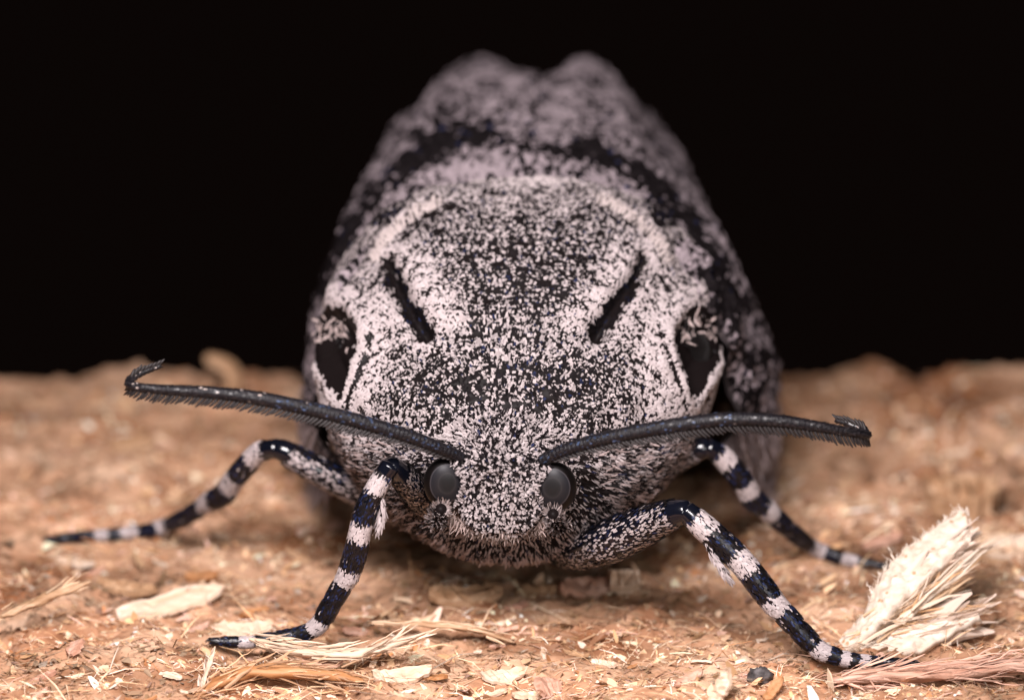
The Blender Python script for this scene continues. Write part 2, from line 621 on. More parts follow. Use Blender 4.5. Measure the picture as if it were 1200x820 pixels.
for (x, y) in spots:
    k = random.choices(range(4), [.22, .42, .22, .14])[0]
    nm, m_, lab, grp = KIND[k]
    o = link(nm, random.choice(variants[k]))
    tag(o, lab, 'wood chip', grp)
    ln = .45 + 1.3 * random.random() ** 2.6 + max(0, y) * .03
    place(o, x, y, float(height(x, y)) + .05, random.gauss(0, .3), random.gauss(0, .18), random.gauss(0, .55) + random.choice([0, math.pi]), ln)


def ribbon_bundle(roots, tips, widths, sag=0.0, nseg=6, thick=.5, wob=.05):
    """split fibres: tapered four-sided slivers from roots to tips"""
    Vs, Qs = [], []
    off = 0
    for a, b, wd in zip(roots, tips, widths):
        t = np.linspace(0, 1, nseg)[:, None]
        ln = np.linalg.norm(b - a)
        P = a + (b - a) * t + np.array([0, 0, -1]) * sag * ln * 4 * t * (1 - t)
        P = P + rng.normal(0, wob, (nseg, 3)) * ln * .25 * np.sqrt(t)
        T, S, B = frames(P)
        r = wd * .5 * np.interp(t[:, 0], [0, .3, .75, 1], [.8, 1, .7, .15])[:, None]
        rot = rng.uniform(0, 3.14)
        S2, B2 = S * math.cos(rot) + B * math.sin(rot), B * math.cos(rot) - S * math.sin(rot)
        G = np.stack([P + S2 * r, P + B2 * r * thick, P - S2 * r, P - B2 * r * thick], 1)
        Vs.append(G.reshape(-1, 3))
        Qs.append(grid_quads(nseg, 4, True) + off)
        off += nseg * 4
    return np.vstack(Vs), np.vstack(Qs)


def slab_between(top, bot, th, seed, nu=40, nv=12, rough=.08, Yt=None):
    """thick plank whose two long edges are the 3-D polylines top and bot"""
    a, b = catmull(top, nu), catmull(bot, nu)
    v = np.linspace(0, 1, nv)[None, :, None]
    G = a[:, None] * (1 - v) + b[:, None] * v
    Nn = grid_normals(G)
    if Nn[:, :, 1].mean() > 0:
        Nn = -Nn
    dis = (fbm(G, 2.2, 4, seed) - .5) * rough * 6
    G = G + Nn * dis[..., None] + Nn * (np.sin(v * np.pi) * .12)
    back = G - Nn * th * (.6 + .8 * fbm(G, 1.3, 2, seed + 5)[..., None])
    F = np.concatenate([G, back[:, ::-1]], 1)
    q = grid_quads(nu, nv * 2, True)
    caps = []
    for base in (0, (nu - 1) * nv * 2):
        for j in range(nv - 1):
            caps.append([base + j, base + j + 1, base + 2 * nv - 2 - j, base + 2 * nv - 1 - j])
    return F.reshape(-1, 3), np.vstack([q, caps])


def ground_hit(px, py, lift):
    """depth at which the pixel's ray meets the wood"""
    Ys = np.arange(-9, 33, .05)
    Ps = np.array([at(px, py, Y) for Y in Ys])
    under = Ps[:, 2] <= height(Ps[:, 0], Ps[:, 1]) + lift
    return Ys[np.argmax(under)] if under.any() else 33.0


def A(lst):
    return np.array([at(*p) for p in lst])


def cols(n, k, c, var=.2):
    return np.repeat(np.array(c)[None] * (1 - var + 2 * var * rng.random((n, 1))), k, axis=0)


# --- the big upright torn splinter beside the right front foot
sp = link('torn_wood_splinter', None)
sp.location = Vector(at(1000, 752, 1.2)) * MM
tag(sp, 'large upright cream splinter with frayed fibres beside the moth front foot', 'wood splinter')
org = at(1000, 752, 1.2)
top = A([(984, 752, 1.6), (1003, 728, 1.9), (1018, 705, 2.3), (1033, 672, 2.9), (1062, 643, 3.6), (1092, 620, 4.1), (1130, 597, 4.8)])
bot = A([(988, 757, .6), (1020, 735, .7), (1040, 716, 1.0), (1062, 693, 1.5), (1088, 676, 2.1), (1112, 657, 2.8), (1138, 628, 3.6)])
V, Q = slab_between(top, bot, .55, 5, nu=90, nv=26, rough=.10)
link('pale_slab', mesh_np('pale_slab', V - org, Q), M_PORE, sp)
top = A([(1000, 757, 1.0), (1035, 742, 1.1), (1070, 730, 1.4), (1105, 718, 1.8), (1140, 706, 2.4)])
bot = A([(1003, 770, .2), (1040, 770, .2), (1080, 762, .4), (1110, 745, .9), (1148, 722, 1.6)])
V, Q = slab_between(top, bot, .5, 9, nu=70, nv=20, rough=.12)
link('lower_slab', mesh_np('lower_slab', V - org, Q), M_PORE, sp)
n = 240
t = rng.random(n)
roots = A([(990 + 75 * a + rng.normal(0, 7), 758 - 34 * a + rng.normal(0, 8), 1.0 + .6 * a + rng.normal(0, .3)) for a in t])
tips = []
for a in rng.random(n):
    cx_ = rng.random()
    if cx_ < .5:
        tips.append((1070 + 70 * a + rng.normal(0, 8), 705 - 40 * a + rng.normal(0, 10), 1.6 + 1.2 * a))
    elif cx_ < .85:
        tips.append((1085 + 80 * a + rng.normal(0, 8), 738 - 30 * a + rng.normal(0, 10), .9 + 1.2 * a))
    else:
        tips.append((1120 + 62 * a, 650 - 22 * a + rng.normal(0, 5), 3.3 + 1.3 * a))
tips = A(tips)
V, Q = ribbon_bundle(roots, tips, .03 + .20 * rng.random(n) ** 2.5, sag=-.02, wob=.06)
c = np.array([(0.68, 0.53, 0.40), (0.62, 0.42, 0.26), (0.74, 0.62, 0.50), (0.60, 0.36, 0.19)])[rng.integers(0, 4, n)]
link('frayed_fibre', mesh_np('frayed', V - org, Q, col=np.repeat(c, 24, axis=0), smooth_shade=False), M_FIBRE, sp, 'stuff')
# broader torn shards standing out of the broken end
m = 46
a = rng.random(m)
roots = A([(1050 + 55 * k, 700 - 50 * k + rng.normal(0, 9), 2.0 + 1.5 * k) for k in a])
tips = A([(1098 + 62 * k + rng.normal(0, 10), 668 - 52 * k + rng.normal(0, 12), 2.8 + 1.6 * k + rng.normal(0, .2)) for k in a])
roots = np.vstack([roots, A([(1040 + 60 * k, 752 - 20 * k + rng.normal(0, 6), .8 + .8 * k) for k in a])])
tips = np.vstack([tips, A([(1110 + 66 * k + rng.normal(0, 8), 738 - 30 * k + rng.normal(0, 12), 1.2 + 1.2 * k) for k in a])])
V, Q = ribbon_bundle(roots, tips, rng.uniform(.2, .75, 2 * m), wob=.04, thick=.22)
link('torn_shard', mesh_np('torn_shard', V - org, Q, col=cols(2 * m, 24, (0.70, 0.55, 0.45), .15), smooth_shade=False), M_FIBRE, sp, 'stuff')
# fluff on the slab's upper edge and ragged end
n = 130
e = catmull(A([(1018, 705, 2.3), (1033, 672, 2.9), (1062, 643, 3.6), (1092, 620, 4.1), (1130, 597, 4.8), (1138, 628, 3.7), (1120, 650, 3.2)]), n)
tp = e + rng.normal(0, .13, (n, 3)) * (.4 + 2.2 * rng.random((n, 1)) ** 3) + np.array([-.05, 0, .14])
V, Q = ribbon_bundle(e - [0, 0, .08], tp, rng.uniform(.03, .09, n), wob=.2)
link('edge_fuzz', mesh_np('edge_fuzz', V - org, Q, col=cols(n, 24, (0.72, 0.62, 0.53)), smooth_shade=False), M_FIBRE, sp, 'stuff')


# --- strands: bundles of split fibres lying on the surface
def strand(name, label, path, dia, nfib, mat_, colr, seed, cat='wood splinter', fray=.35):
    K = A(path)
    org = K.mean(0)
    org[2] = 0
    root = link(name, None)
    root.location = Vector(org) * MM
    tag(root, label, cat)
    P = catmull(K, 40)
    R = np.interp(np.linspace(0, 1, 40), [0, .12, .5, .88, 1], [.25, .8, 1, .75, .2]) * dia / 2
    V, q, t = tube(P, R, 16, .55)
    body = V[:-2].reshape(40, 16, 3)
    Nn = grid_normals(body, True)
    d = (fbm(body * [.35, 1.6, 1.6], 2.6, 4, seed) - .5)
    body = body - Nn * 0 + (body - P[:, None]) * d[..., None] * 1.5
    V = np.vstack([body.reshape(-1, 3), V[-2:]])
    link('core', mesh_np('core', V - org, q, t), mat_, root)
    i = rng.integers(0, 34, nfib)
    ln = rng.integers(4, 12, nfib)
    jit = rng.normal(0, dia * .26, (nfib, 3)) * [1, 1, .6]
    roots = P[i] + jit
    tips = P[np.minimum(i + ln, 39)] + jit * 1.3 + rng.normal(0, dia * fray, (nfib, 3)) * [1, .8, .7] + [0, 0, dia * .1]
    V, Q = ribbon_bundle(roots, tips, rng.uniform(.03, .16, nfib), wob=.07)
    link('split_fibre', mesh_np('split', V - org, Q, col=cols(nfib, 24, colr, .3), smooth_shade=False), M_FIBRE, root, 'stuff')
    return root


strand('fibrous_wood_strand', 'pinkish fibrous wood strand in front of the big upright splinter',
       [(972, 797, -2.3), (1010, 792, -2.2), (1050, 789, -2.1), (1095, 788, -2.1), (1140, 784, -2.0), (1185, 779, -1.8), (1225, 774, -1.7)], 1.15, 190, M_PINK, (0.58, 0.35, 0.26), 41)
strand('fibrous_wood_strand', 'pale frayed wood strand lying over the left front foot of the moth',
       [(292, 748, -.7), (325, 757, -.9), (365, 764, -1.1), (410, 766, -1.2), (450, 758, -1.1), (498, 741, -.8)], .75, 110, M_PALE, (0.64, 0.47, 0.34), 43)
strand('fibrous_wood_strand', 'orange brown torn wood strand in front of the left front foot',
       [(228, 816, -3.6), (262, 797, -3.2), (300, 786, -2.9), (345, 786, -2.9), (390, 790, -3.1), (425, 797, -3.3)], 1.0, 150, M_ORANGE, (0.56, 0.34, 0.2), 47)
strand('fibrous_wood_strand', 'long thin straight wood strand between the two front feet',
       [(432, 729, 1.8), (500, 731, 1.6), (560, 738, 1.3), (600, 752, .8)], .42, 40, M_TAN, (0.55, 0.38, 0.25), 49, fray=.2)
strand('fibrous_wood_strand', 'upright thin pale wood sliver beside the orange torn strand',
       [(236, 808, -3.4), (241, 790, -3.2), (247, 772, -3.0), (252, 757, -2.8)], .28, 26, M_PALE, (0.7, 0.56, 0.45), 51, fray=.5)
strand('fibrous_wood_strand', 'long tan wood strand beside the large flat cream flake',
       [(0, 722, 1.6), (35, 708, 2.2), (70, 694, 2.7), (106, 681, 3.2)], .7, 40, M_TAN, (0.56, 0.38, 0.24), 53, fray=.15)


def flake(name, label, px, py, lift, ln, wd, th, rz, m_, seed, rx=0, ry=0, bend=.06, taper=(.45, .25), cat='wood flake', ragged=.2):
    # the flake lies on the wood: its depth is where the pixel's ray meets the surface
    Y = -8.0
    best = None
    for Yc in np.arange(-8, 42, .05):
        p = at(px, py, Yc)
        dz = abs(p[2] - (float(height(p[0], p[1])) + lift))
        if best is None or dz < best[0]:
            best = (dz, p)
    p = best[1]
    me = chip_mesh(seed, ln, wd, th, bend, ragged, n=13, taper=taper)
    o = link(name, me, m_)
    tag(o, label, cat)
    o.location = Vector(p) * MM
    o.rotation_euler = (rx, ry, rz)
    return o


flake('wood_flake', 'large flat cream wood flake with pointed end lying alone', 202, 708, .35, 4.9, 1.35, .16, .36, M_PALE, 3, rx=.35, ry=-.12, bend=.05, taper=(.5, .06), ragged=.1)
flake('wood_flake', 'cream wood flake behind the left front foot', 285, 738, .2, 2.4, 1.2, .15, .1, M_PALE, 4, rx=.3)
flake('wood_flake', 'squarish pale wood flake under the moth chest near its right femur', 731, 683, .35, 1.3, 1.1, .5, .1, M_PALE, 5, rx=.5, taper=(.85, .7), ragged=.1)
flake('wood_flake', 'pale pink wood flake under the moth chest', 690, 690, .2, 2.6, 1.0, .3, .2, M_PINK, 6, rx=.3)
flake('wood_flake', 'tan wood flake below the moth chin', 545, 697, .25, 3.2, 1.4, .3, .15, M_TAN, 7, rx=.3)
flake('wood_flake', 'white standing wood sliver near the dark grit grain', 845, 806, .5, 1.9, .75, .16, .4, M_PALE, 8, rx=.4, ry=-1.15, taper=(.8, .1))
flake('wood_flake', 'small bright white wood flake lying flat before the chest', 708, 778, .15, 1.1, .42, .12, -.25, M_PALE, 9, rx=.3)
flake('wood_flake', 'greyish cream curled wood flake at the front of the wood', 590, 792, .2, 2.0, .8, .12, .3, M_PALE, 10, rx=.5, bend=.16)
flake('wood_flake', 'pale pink wood chip stuck over the tip of the right foot', 1028, 774, .55, .62, .5, .22, 1.4, M_PINK, 11, rx=.9, taper=(.9, .8), ragged=.08)
flake('wood_flake', 'narrow cream wood flake behind the tan strand', 86, 658, .2, 2.3, .55, .15, -.45, M_PALE, 12, rx=.2)
flake('wood_flake', 'long brown wood flake beside the tan strand', 150, 690, .2, 2.9, .8, .2, -.4, M_TAN, 13, rx=.3)
flake('wood_flake', 'rounded tan wood lump behind the big upright splinter', 1125, 592, .4, 3.2, 2.4, 1.1, .2, M_TAN, 14, rx=.3, taper=(.55, .4), ragged=.12)
flake('wood_flake', 'broad cream wood flake behind the big upright splinter', 1185, 640, .2, 3.2, 1.5, .3, .2, M_PALE, 15, rx=.4)
flake('wood_flake', 'orange wood flake lying behind the large cream flake', 236, 676, .2, 1.5, .6, .15, .2, M_ORANGE, 16, rx=.4)
flake('wood_flake', 'frayed pale wood flake beside the orange torn strand', 470, 790, .2, 2.6, .9, .18, .35, M_PALE, 17, rx=.5, bend=.12)
flake('wood_flake', 'pink wood flake standing at the front edge below the chest', 640, 806, .3, 1.6, 1.0, .2, .9, M_PINK, 18, rx=.8, ry=.3)
flake('wood_flake', 'orange brown wood flake in front of the dark grit grain', 905, 806, .3, 1.3, .5, .16, .9, M_ORANGE, 19, rx=.5, ry=-.6)

# dark grit grain near the right foot
p = at(891, 792, -2.9)
me = None
u, v = np.meshgrid(np.linspace(0.05, np.pi - .05, 14), np.linspace(0, 2 * np.pi, 20, endpoint=False), indexing='ij')
S = np.stack([np.sin(u) * np.cos(v), np.sin(u) * np.sin(v), np.cos(u)], -1)
S = S * (.42 + .5 * (fbm(S + 5, 2.5, 4, 9) - .4))[..., None] * [1.15, .9, .8]
o = tag(link('grit_grain', mesh_np('grit', S.reshape(-1, 3), grid_quads(14, 20, True)), M_GRIT), 'dark grey grit grain on the wood before the right foot', 'grit grain')
o.location = Vector(p) * MM

# curled shaving far back at the wood's rear edge
K = A([(270, 466, 29.5), (276, 450, 29.5), (270, 434, 29.5), (258, 425, 29.5), (243, 420, 29.5)])
P = catmull(K, 30)
V, q, t = tube(P, np.interp(np.linspace(0, 1, 30), [0, .5, 1], [.7, .55, .3]), 12, .35)
tag(link('wood_curl', mesh_np('curl', V, q, t), M_TAN), 'curled brown wood shaving rising at the rear edge of the wood', 'wood shaving')

# ================================================================== the moth
MO = np.array([0.6, 8.0, 0.0])
moth = link('moth', None)
moth.location = Vector(MO) * MM
tag(moth, 'stout grey and black speckled moth with striped legs facing forward on wood', 'moth')

# ---- body: one loft from the head through the thorax to the abdomen
#        Y     ztop   zbot   halfw  zmid  n_top n_bot
SEC = np.array([
    (-0.86, 7.15, 7.05, 0.05, 7.1, 2.2, 2.2),
    (-0.82, 7.90, 6.40, 0.75, 7.1, 2.6, 2.6),
    (-0.70, 8.60, 5.75, 1.35, 7.0, 2.8, 2.8),
    (-0.35, 9.05, 5.40, 1.62, 7.1, 2.8, 2.6),
    (0.40, 9.55, 5.10, 1.95, 7.2, 2.5, 2.4),
    (1.20, 9.80, 4.80, 2.55, 7.2, 2.3, 2.2),
    (1.90, 10.0, 4.30, 3.6, 7.2, 2.2, 2.2),
    (2.35, 10.35, 3.60, 4.4, 7.4, 2.2, 2.1),
    (2.90, 10.95, 2.95, 5.30, 7.8, 2.2, 2.0),
    (4.20, 11.95, 2.45, 6.90, 8.4, 2.2, 1.9),
    (6.00, 13.30, 2.20, 8.05, 9.1, 2.2, 1.9),
    (8.00, 14.70, 2.10, 8.65, 9.7, 2.2, 1.9),
    (10.2, 15.95, 2.10, 8.8, 10.0, 2.25, 1.9),
    (12.6, 16.60, 2.20, 8.7, 9.9, 2.3, 2.0),
    (15.5, 15.40, 2.30, 8.30, 9.6, 2.3, 2.0),
    (20.0, 14.20, 2.50, 7.60, 8.8, 2.2, 2.0),
    (27.0, 13.00, 2.60, 6.60, 7.6, 2.1, 2.0),
    (34.0, 10.20, 2.60, 4.80, 6.2, 2.0, 2.0),
    (38.5, 7.20, 3.20, 2.40, 5.2, 2.0, 2.0),
    (40.0, 5.40, 4.60, 0.40, 5.0, 2.0, 2.0)])
NS, NTH = 420, 288
sec = catmull(SEC, NS)
th = np.linspace(0, 2 * np.pi, NTH, endpoint=False)
ct, st = np.cos(th)[None], np.sin(th)[None]
nn = np.where(st >= 0, sec[:, 5:6], sec[:, 6:7])
bx = sec[:, 3:4] * np.sign(ct) * np.abs(ct) ** (2 / nn)
hz = np.where(st >= 0, sec[:, 1:2] - sec[:, 4:5], sec[:, 4:5] - sec[:, 2:3])
bz = sec[:, 4:5] + hz * np.sign(st) * np.abs(st) ** (2 / nn)
by = np.broadcast_to(sec[:, 0:1], bx.shape)
AX = lambda y: -0.42 + 0.075 * np.minimum(y, 14) + .03 * np.maximum(y - 14, 0)           # body axis, slightly turned
BODY = np.stack([bx + AX(by), by, bz], -1)
BN = grid_normals(BODY, True)
if (BN * (BODY - BODY.mean(1, keepdims=True))).sum(-1).mean() < 0:
    BN = -BN
FLIP = (grid_normals(BODY, True) * BN).sum(-1).mean() < 0


def slit_width(px, py):
    g = np.stack([px, py, px * 0], -1)
    return np.interp(py, [300, 330, 390, 400], [5, 8, 12, 10]) + (vnoise(g, .18, 5) - .5) * 11


def cx(py):
    return 588 + (575 - py) * 0.08


SLIT_L = [(457, 312), (464, 334), (478, 358), (499, 390)]
SLIT_R = [(751, 310), (743, 328), (723, 354), (699, 390)]
RIDGE_L = [(443, 304), (450, 287), (464, 272), (484, 257), (512, 241)]
RIDGE_R = [(779, 306), (768, 285), (748, 265), (722, 246), (700, 236)]
SPOT = [(393, 412, -.12), (817, 412, .10)]


def spot_field(px, py):
    """0 in the middle of a wing-base socket, 1 at its rim"""
    r = np.full(np.shape(px), 9.0)
    for sx, sy, tl in SPOT:
        dx, dy = px - sx, py - sy
        a = dx * math.cos(tl) + dy * math.sin(tl)
        b = -dx * math.sin(tl) + dy * math.cos(tl)
        wd = 27 * np.clip(1.0 - b / 95, .35, 1.25)
        r = np.minimum(r, np.hypot(a / wd, b / 54))
    return r


px, py = proj(BODY)
view = unit(CAM - BODY)
face = smooth(.02, .25, (BN * view).sum(-1)) * (BODY[..., 1] < 15)
d_sl = np.minimum(seg_dist(px, py, SLIT_L), seg_dist(px, py, SLIT_R))
d_ri = np.minimum(seg_dist(px, py, RIDGE_L), seg_dist(px, py, RIDGE_R))
sf = spot_field(px, py)
u_ = px - cx(py)
disp = -0.8 * np.exp(-(d_sl / np.interp(py, [300, 340, 390], [5.5, 8.5, 10.5])) ** 2)
disp += 0.20 * np.exp(-(d_ri / 9) ** 2)
disp += -0.9 * (1 - smooth(.55, 1.05, sf)) + .14 * np.exp(-((sf - 1.25) / .22) ** 2)
# scutum bulges above the collar, the collar is a soft roll
scut = smooth(400, 372, py) * smooth(190, 130, np.abs(u_) + (py - 300) * .5)
disp += .32 * scut
disp += .25 * np.exp(-((py - 425) / 32) ** 2) * smooth(150, 60, np.abs(u_))
disp += (fbm(BODY, .8, 3, 5) - .5) * .5
# rear edge of the scutum
disp += -.5 * np.exp(-((py - 199) / 9) ** 2) * smooth(160, 110, np.abs(u_))
BODY = BODY + BN * (disp * face)[..., None]
bq = grid_quads(NS, NTH, True)
if FLIP:
    bq = bq[:, ::-1]
body = link('body', mesh_np('body', BODY.reshape(-1, 3) - MO, bq), M_SKIN, moth)

WHITE = np.array((0.375, 0.320, 0.319))
DARK = np.array((0.007, 0.0055, 0.006))
BLUE = np.array((0.010, 0.013, 0.034))  # blue sheen of dark scales, put into their base colour
CREAM = np.array((0.36, 0.302, 0.29))
BROWN = np.array((0.24, 0.17, 0.14))


def mottled(prob, P, freq=2.6, seed=1, rnd=.45, blue=.12):
    """dark and pale scales in small clumps; returns a colour per scale"""
    n = len(P)
    v = (1 - rnd) * np.clip((vnoise(P, freq, seed) - .5) * 1.55 + .5, 0, 1) + rnd * rng.random(n)
    # v is roughly bell shaped: turn the wanted share into a threshold
    order = np.argsort(np.argsort(v)) / max(n - 1, 1)
    white = order < prob
    c = np.where(white[:, None], WHITE * (.55 + .27 * smooth(.6, .95, prob)[:, None] + (.5 - .2 * smooth(.6, .95, prob)[:, None]) * rng.random((n, 1))), DARK * (.6 + .9 * rng.random((n, 1))))
    bl = (~white) & (rng.random(n) < blue)
    c[bl] = BLUE * (.5 + 1.2 * rng.random((bl.sum(), 1)))
    return c, white


def body_prob(px, py):
    u = np.abs(px - cx(py))
    p = np.full(len(px), .66)
    # cheeks: darker flecked patches either side of the collar
    p -= .40 * np.exp(-(((u - 72) / 52) ** 2 + ((py - 455) / 36) ** 2))
    p -= .26 * np.exp(-((u / 45) ** 2 + ((py - 445) / 45) ** 2))
    p += .34 * np.exp(-(((u - 178) / 26) ** 2 + ((py - 430) / 60) ** 2))
    p -= .20 * np.exp(-(((u - 148) / 16) ** 2 + ((py - 470) / 40) ** 2))
    # pale outer cheeks
    p += .22 * smooth(120, 150, u) * smooth(520, 470, py) * smooth(330, 360, py)
    p -= .14 * np.exp(-(((u - 138) / 10) ** 2 + ((py - 478) / 30) ** 2))
    # scutum: dark speckled shield, smooth pale fields towards the slits
    edge = 160 - np.maximum(0, py - 300) * .62
    sc = (py < 392) & (u < edge)
    ins = edge - u                                   # distance inwards from the shield's side
    pale = smooth(78, 38, ins) * smooth(268, 318, py) + .8 * smooth(36, 12, ins) * smooth(310, 270, py)
    ps = .40 + .10 * smooth(300, 240, py)
    ps = ps + (.985 - ps) * np.clip(pale, 0, 1)
    ps = ps - .12 * np.exp(-((u / 60) ** 2 + ((py - 320) / 50) ** 2))
    ps = ps + .45 * np.exp(-((py - 212) / 9) ** 2) * np.exp(-((u) / 60) ** 2) + .12 * np.exp(-((py - 230) / 12) ** 2)
    p = np.where(sc, ps, p)
    # pale field outside the slits
    p = np.maximum(p, .96 * np.exp(-((np.minimum(seg_dist(px, py, SLIT_L), seg_dist(px, py, SLIT_R)) - 17) / 11) ** 2) * smooth(330, 350, py) * (u > edge))
    # pale rims
    sf = spot_field(px, py)
    p = np.maximum(p, np.where((sf > 1.0) & (sf < 1.55), .96, 0))
    p = np.maximum(p, np.where(np.minimum(seg_dist(px, py, RIDGE_L), seg_dist(px, py, RIDGE_R)) < 4.5, .80, 0))
    p = np.where(np.minimum(seg_dist(px, py, SLIT_L), seg_dist(px, py, SLIT_R)) < slit_width(px, py), .0, p)
    # dark band behind the tufts
    p = np.where((py < 268) & (u > 122 + (py - 215) * .62) & (u < 185), .10, p)
    # lower chest
    lo = smooth(520, 580, py)
    p = p * (1 - lo) + .42 * lo
    # darker hair round the neck, with painted shade that sets the head off
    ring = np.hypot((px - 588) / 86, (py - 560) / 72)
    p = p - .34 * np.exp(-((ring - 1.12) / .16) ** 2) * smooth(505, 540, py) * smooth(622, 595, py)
    return np.where(p <= 0, 0, np.clip(p, .04, .99))


NAPE = np.array([-.4, 1.6, 9.4])


def head_zone(Q):
    px, py = proj(Q)
    return np.where(Q[:, 1] > 3.2, 9, np.hypot((px - 588) / 86, (py - 560) / 72))


def front_weight(Q):
    px, py = proj(Q)
    s = spot_field(px, py)
    wgt = np.where(Q[:, 1] > 17, 0.05, 1.0)
    wgt = np.where(head_zone(Q) < 1, 0, wgt)
    wgt = wgt * np.where(np.minimum(seg_dist(px, py, SLIT_L), seg_dist(px, py, SLIT_R)) < 3.0, .5, 1)
    wgt = wgt * np.where(s < .98 + .2 * (vnoise(np.stack([px, py, px * 0], -1), .14, 8) - .5), 0, 1)
    return wgt * np.where(py > 560, .5, 1)


def orient(N, P, ctr):
    s = np.sign((N * (P - ctr)).sum(-1, keepdims=True))
    return N * np.where(s == 0, 1, s)


n = 140000
P, N = sample_grid(BODY, n, True, front_weight)
N = orient(N, P, np.stack([AX(P[:, 1]), P[:, 1] * 0 + 9, P[:, 2] * 0 + 8.5], -1) if False else np.array([0, 9, 8.5]))
px, py = proj(P)
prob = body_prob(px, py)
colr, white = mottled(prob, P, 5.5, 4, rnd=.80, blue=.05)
tuft = np.minimum(seg_dist(px, py, RIDGE_L), seg_dist(px, py, RIDGE_R)) < 4.5
colr[tuft & white] = CREAM * (.85 + .3 * rng.random(((tuft & white).sum(), 1)))
D = P - NAPE + rng.normal(0, .22, P.shape) * np.linalg.norm(P - NAPE, axis=1, keepdims=True)
mid_hair = np.exp(-(((px - cx(py)) / 95) ** 2 + ((py - 410) / 42) ** 2))
L = rng.uniform(.16, .27, n) * (1 + .55 * mid_hair * rng.random(n)) + np.where(tuft, .15, 0)
W = rng.uniform(.08, .155, n)
lift = rng.uniform(.10, .36, n) + .12 * mid_hair * rng.random(n) + np.where(tuft, .2, 0)
W = np.where(tuft, W * .5, W)
# low on the chest the plates turn into hair
low = smooth(500, 560, py)
W = W * (1 - .62 * low)
L = L * (1 + .35 * low)
lift = lift + .35 * low * rng.random(n)
colr = colr * (1 - low[:, None]) + low[:, None] * (colr * 1.05 + .02 * BROWN)
V, Q = scale_geo(P - N * .02, N, D, L, W, lift, base=.4, tip=.9, curl=.35)
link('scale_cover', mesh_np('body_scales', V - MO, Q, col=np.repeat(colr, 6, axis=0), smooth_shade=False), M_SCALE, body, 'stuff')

# flat wisps inside the wing-base sockets
for sx, sy, tl in SPOT:
    m = 70
    a = rng.uniform(-1, 1, m)
    sgn = -1 if sx < 600 else 1
    qx = sx + sgn * 4 + a * 20
    qy = sy - 30 + rng.normal(0, 8, m) + np.abs(a) * 9
    best = []
    flat = BODY[(BODY[..., 1] < 15)]
    fpx, fpy = proj(flat)
    for x_, y_ in zip(qx, qy):
        dd = (fpx - x_) ** 2 + (fpy - y_) ** 2
        cand = np.argsort(dd)[:6]
        best.append(flat[cand[np.argmin(flat[cand][:, 1])]])
    best = np.array(best)
    vN = unit(CAM - best)
    D = np.stack([rng.normal(0, .5, m), rng.normal(0, .2, m), rng.normal(-.3, .7, m)], -1)
    V, Q = scale_geo(best + vN * .05, vN, D, rng.uniform(.25, .5, m), rng.uniform(.06, .14, m), rng.uniform(.2, 1.0, m), tip=.4)
    c = np.where(rng.random((m, 1)) < .7, WHITE * [.85, .78, .74], DARK)
    link('socket_wisp', mesh_np('socket_wisp', V - MO, Q, col=np.repeat(c, 6, axis=0), smooth_shade=False), M_HAIR, body, 'stuff')

# the glossy black membrane in each wing-base socket
for sx, sy, tl in SPOT:
    flat = BODY[(BODY[..., 1] < 15)]
    fpx, fpy = proj(flat)
    cand = np.argsort((fpx - sx) ** 2 + (fpy - sy - 10) ** 2)[:8]
    c_ = flat[cand].mean(0)
    c_ = c_ - unit(CAM - c_) * .5
    u, v = np.meshgrid(np.linspace(0.01, np.pi - .01, 20), np.linspace(0, 2 * np.pi, 28, endpoint=False), indexing='ij')
    Sm = np.stack([.62 * np.sin(u) * np.cos(v), .5 * np.sin(u) * np.sin(v), 1.15 * np.cos(u)], -1)
    Sm = Sm * (1 + .35 * (fbm(Sm + 3 + sx, 1.6, 3, 12) - .5))[..., None]
    link('wing_socket', mesh_np('wing_socket', Sm.reshape(-1, 3) + c_ - MO, grid_quads(20, 28, True)[:, ::-1]), M_SOCKET, body)

# head: small upright scales
n = 10500
P, N = sample_grid(BODY, n, True, lambda Q: np.where(head_zone(Q) < 1.04, 1, 0) * np.where(Q[:, 2] > 4.2, 1, .4))
N = orient(N, P, np.array([-.4, 1.8, 7.2]))
px, py = proj(P)
u = np.abs(px - 588)
prob = np.full(n, .52) + .10 * smooth(560, 600, py) - .16 * np.exp(-((u / 50) ** 2 + ((py - 540) / 16) ** 2)) + .22 * np.exp(-(((u - 48) / 16) ** 2 + ((py - 515) / 18) ** 2))
prob = prob + .25 * np.exp(-((u / 45) ** 2 + ((py - 552) / 5) ** 2))
colr, white = mottled(np.clip(prob, .05, .97), P, 5.5, 14, rnd=.6, blue=.03)
D = np.stack([(px - 588) / 60, np.full(n, .3), (540 - py) / 45], -1) + rng.normal(0, .55, (n, 3))
top_ = smooth(560, 500, py)
V, Q = scale_geo(P - N * .02, N, D, rng.uniform(.13, .24, n) * (1 + .7 * top_), rng.uniform(.07, .125, n), rng.uniform(.25, .9, n) * (.7 + .5 * top_), base=.5, tip=.75, curl=.6)
link('head_scale_cover', mesh_np('head_scales', V - MO, Q, col=np.repeat(colr, 6, axis=0), smooth_shade=False), M_SCALE, body, 'stuff')

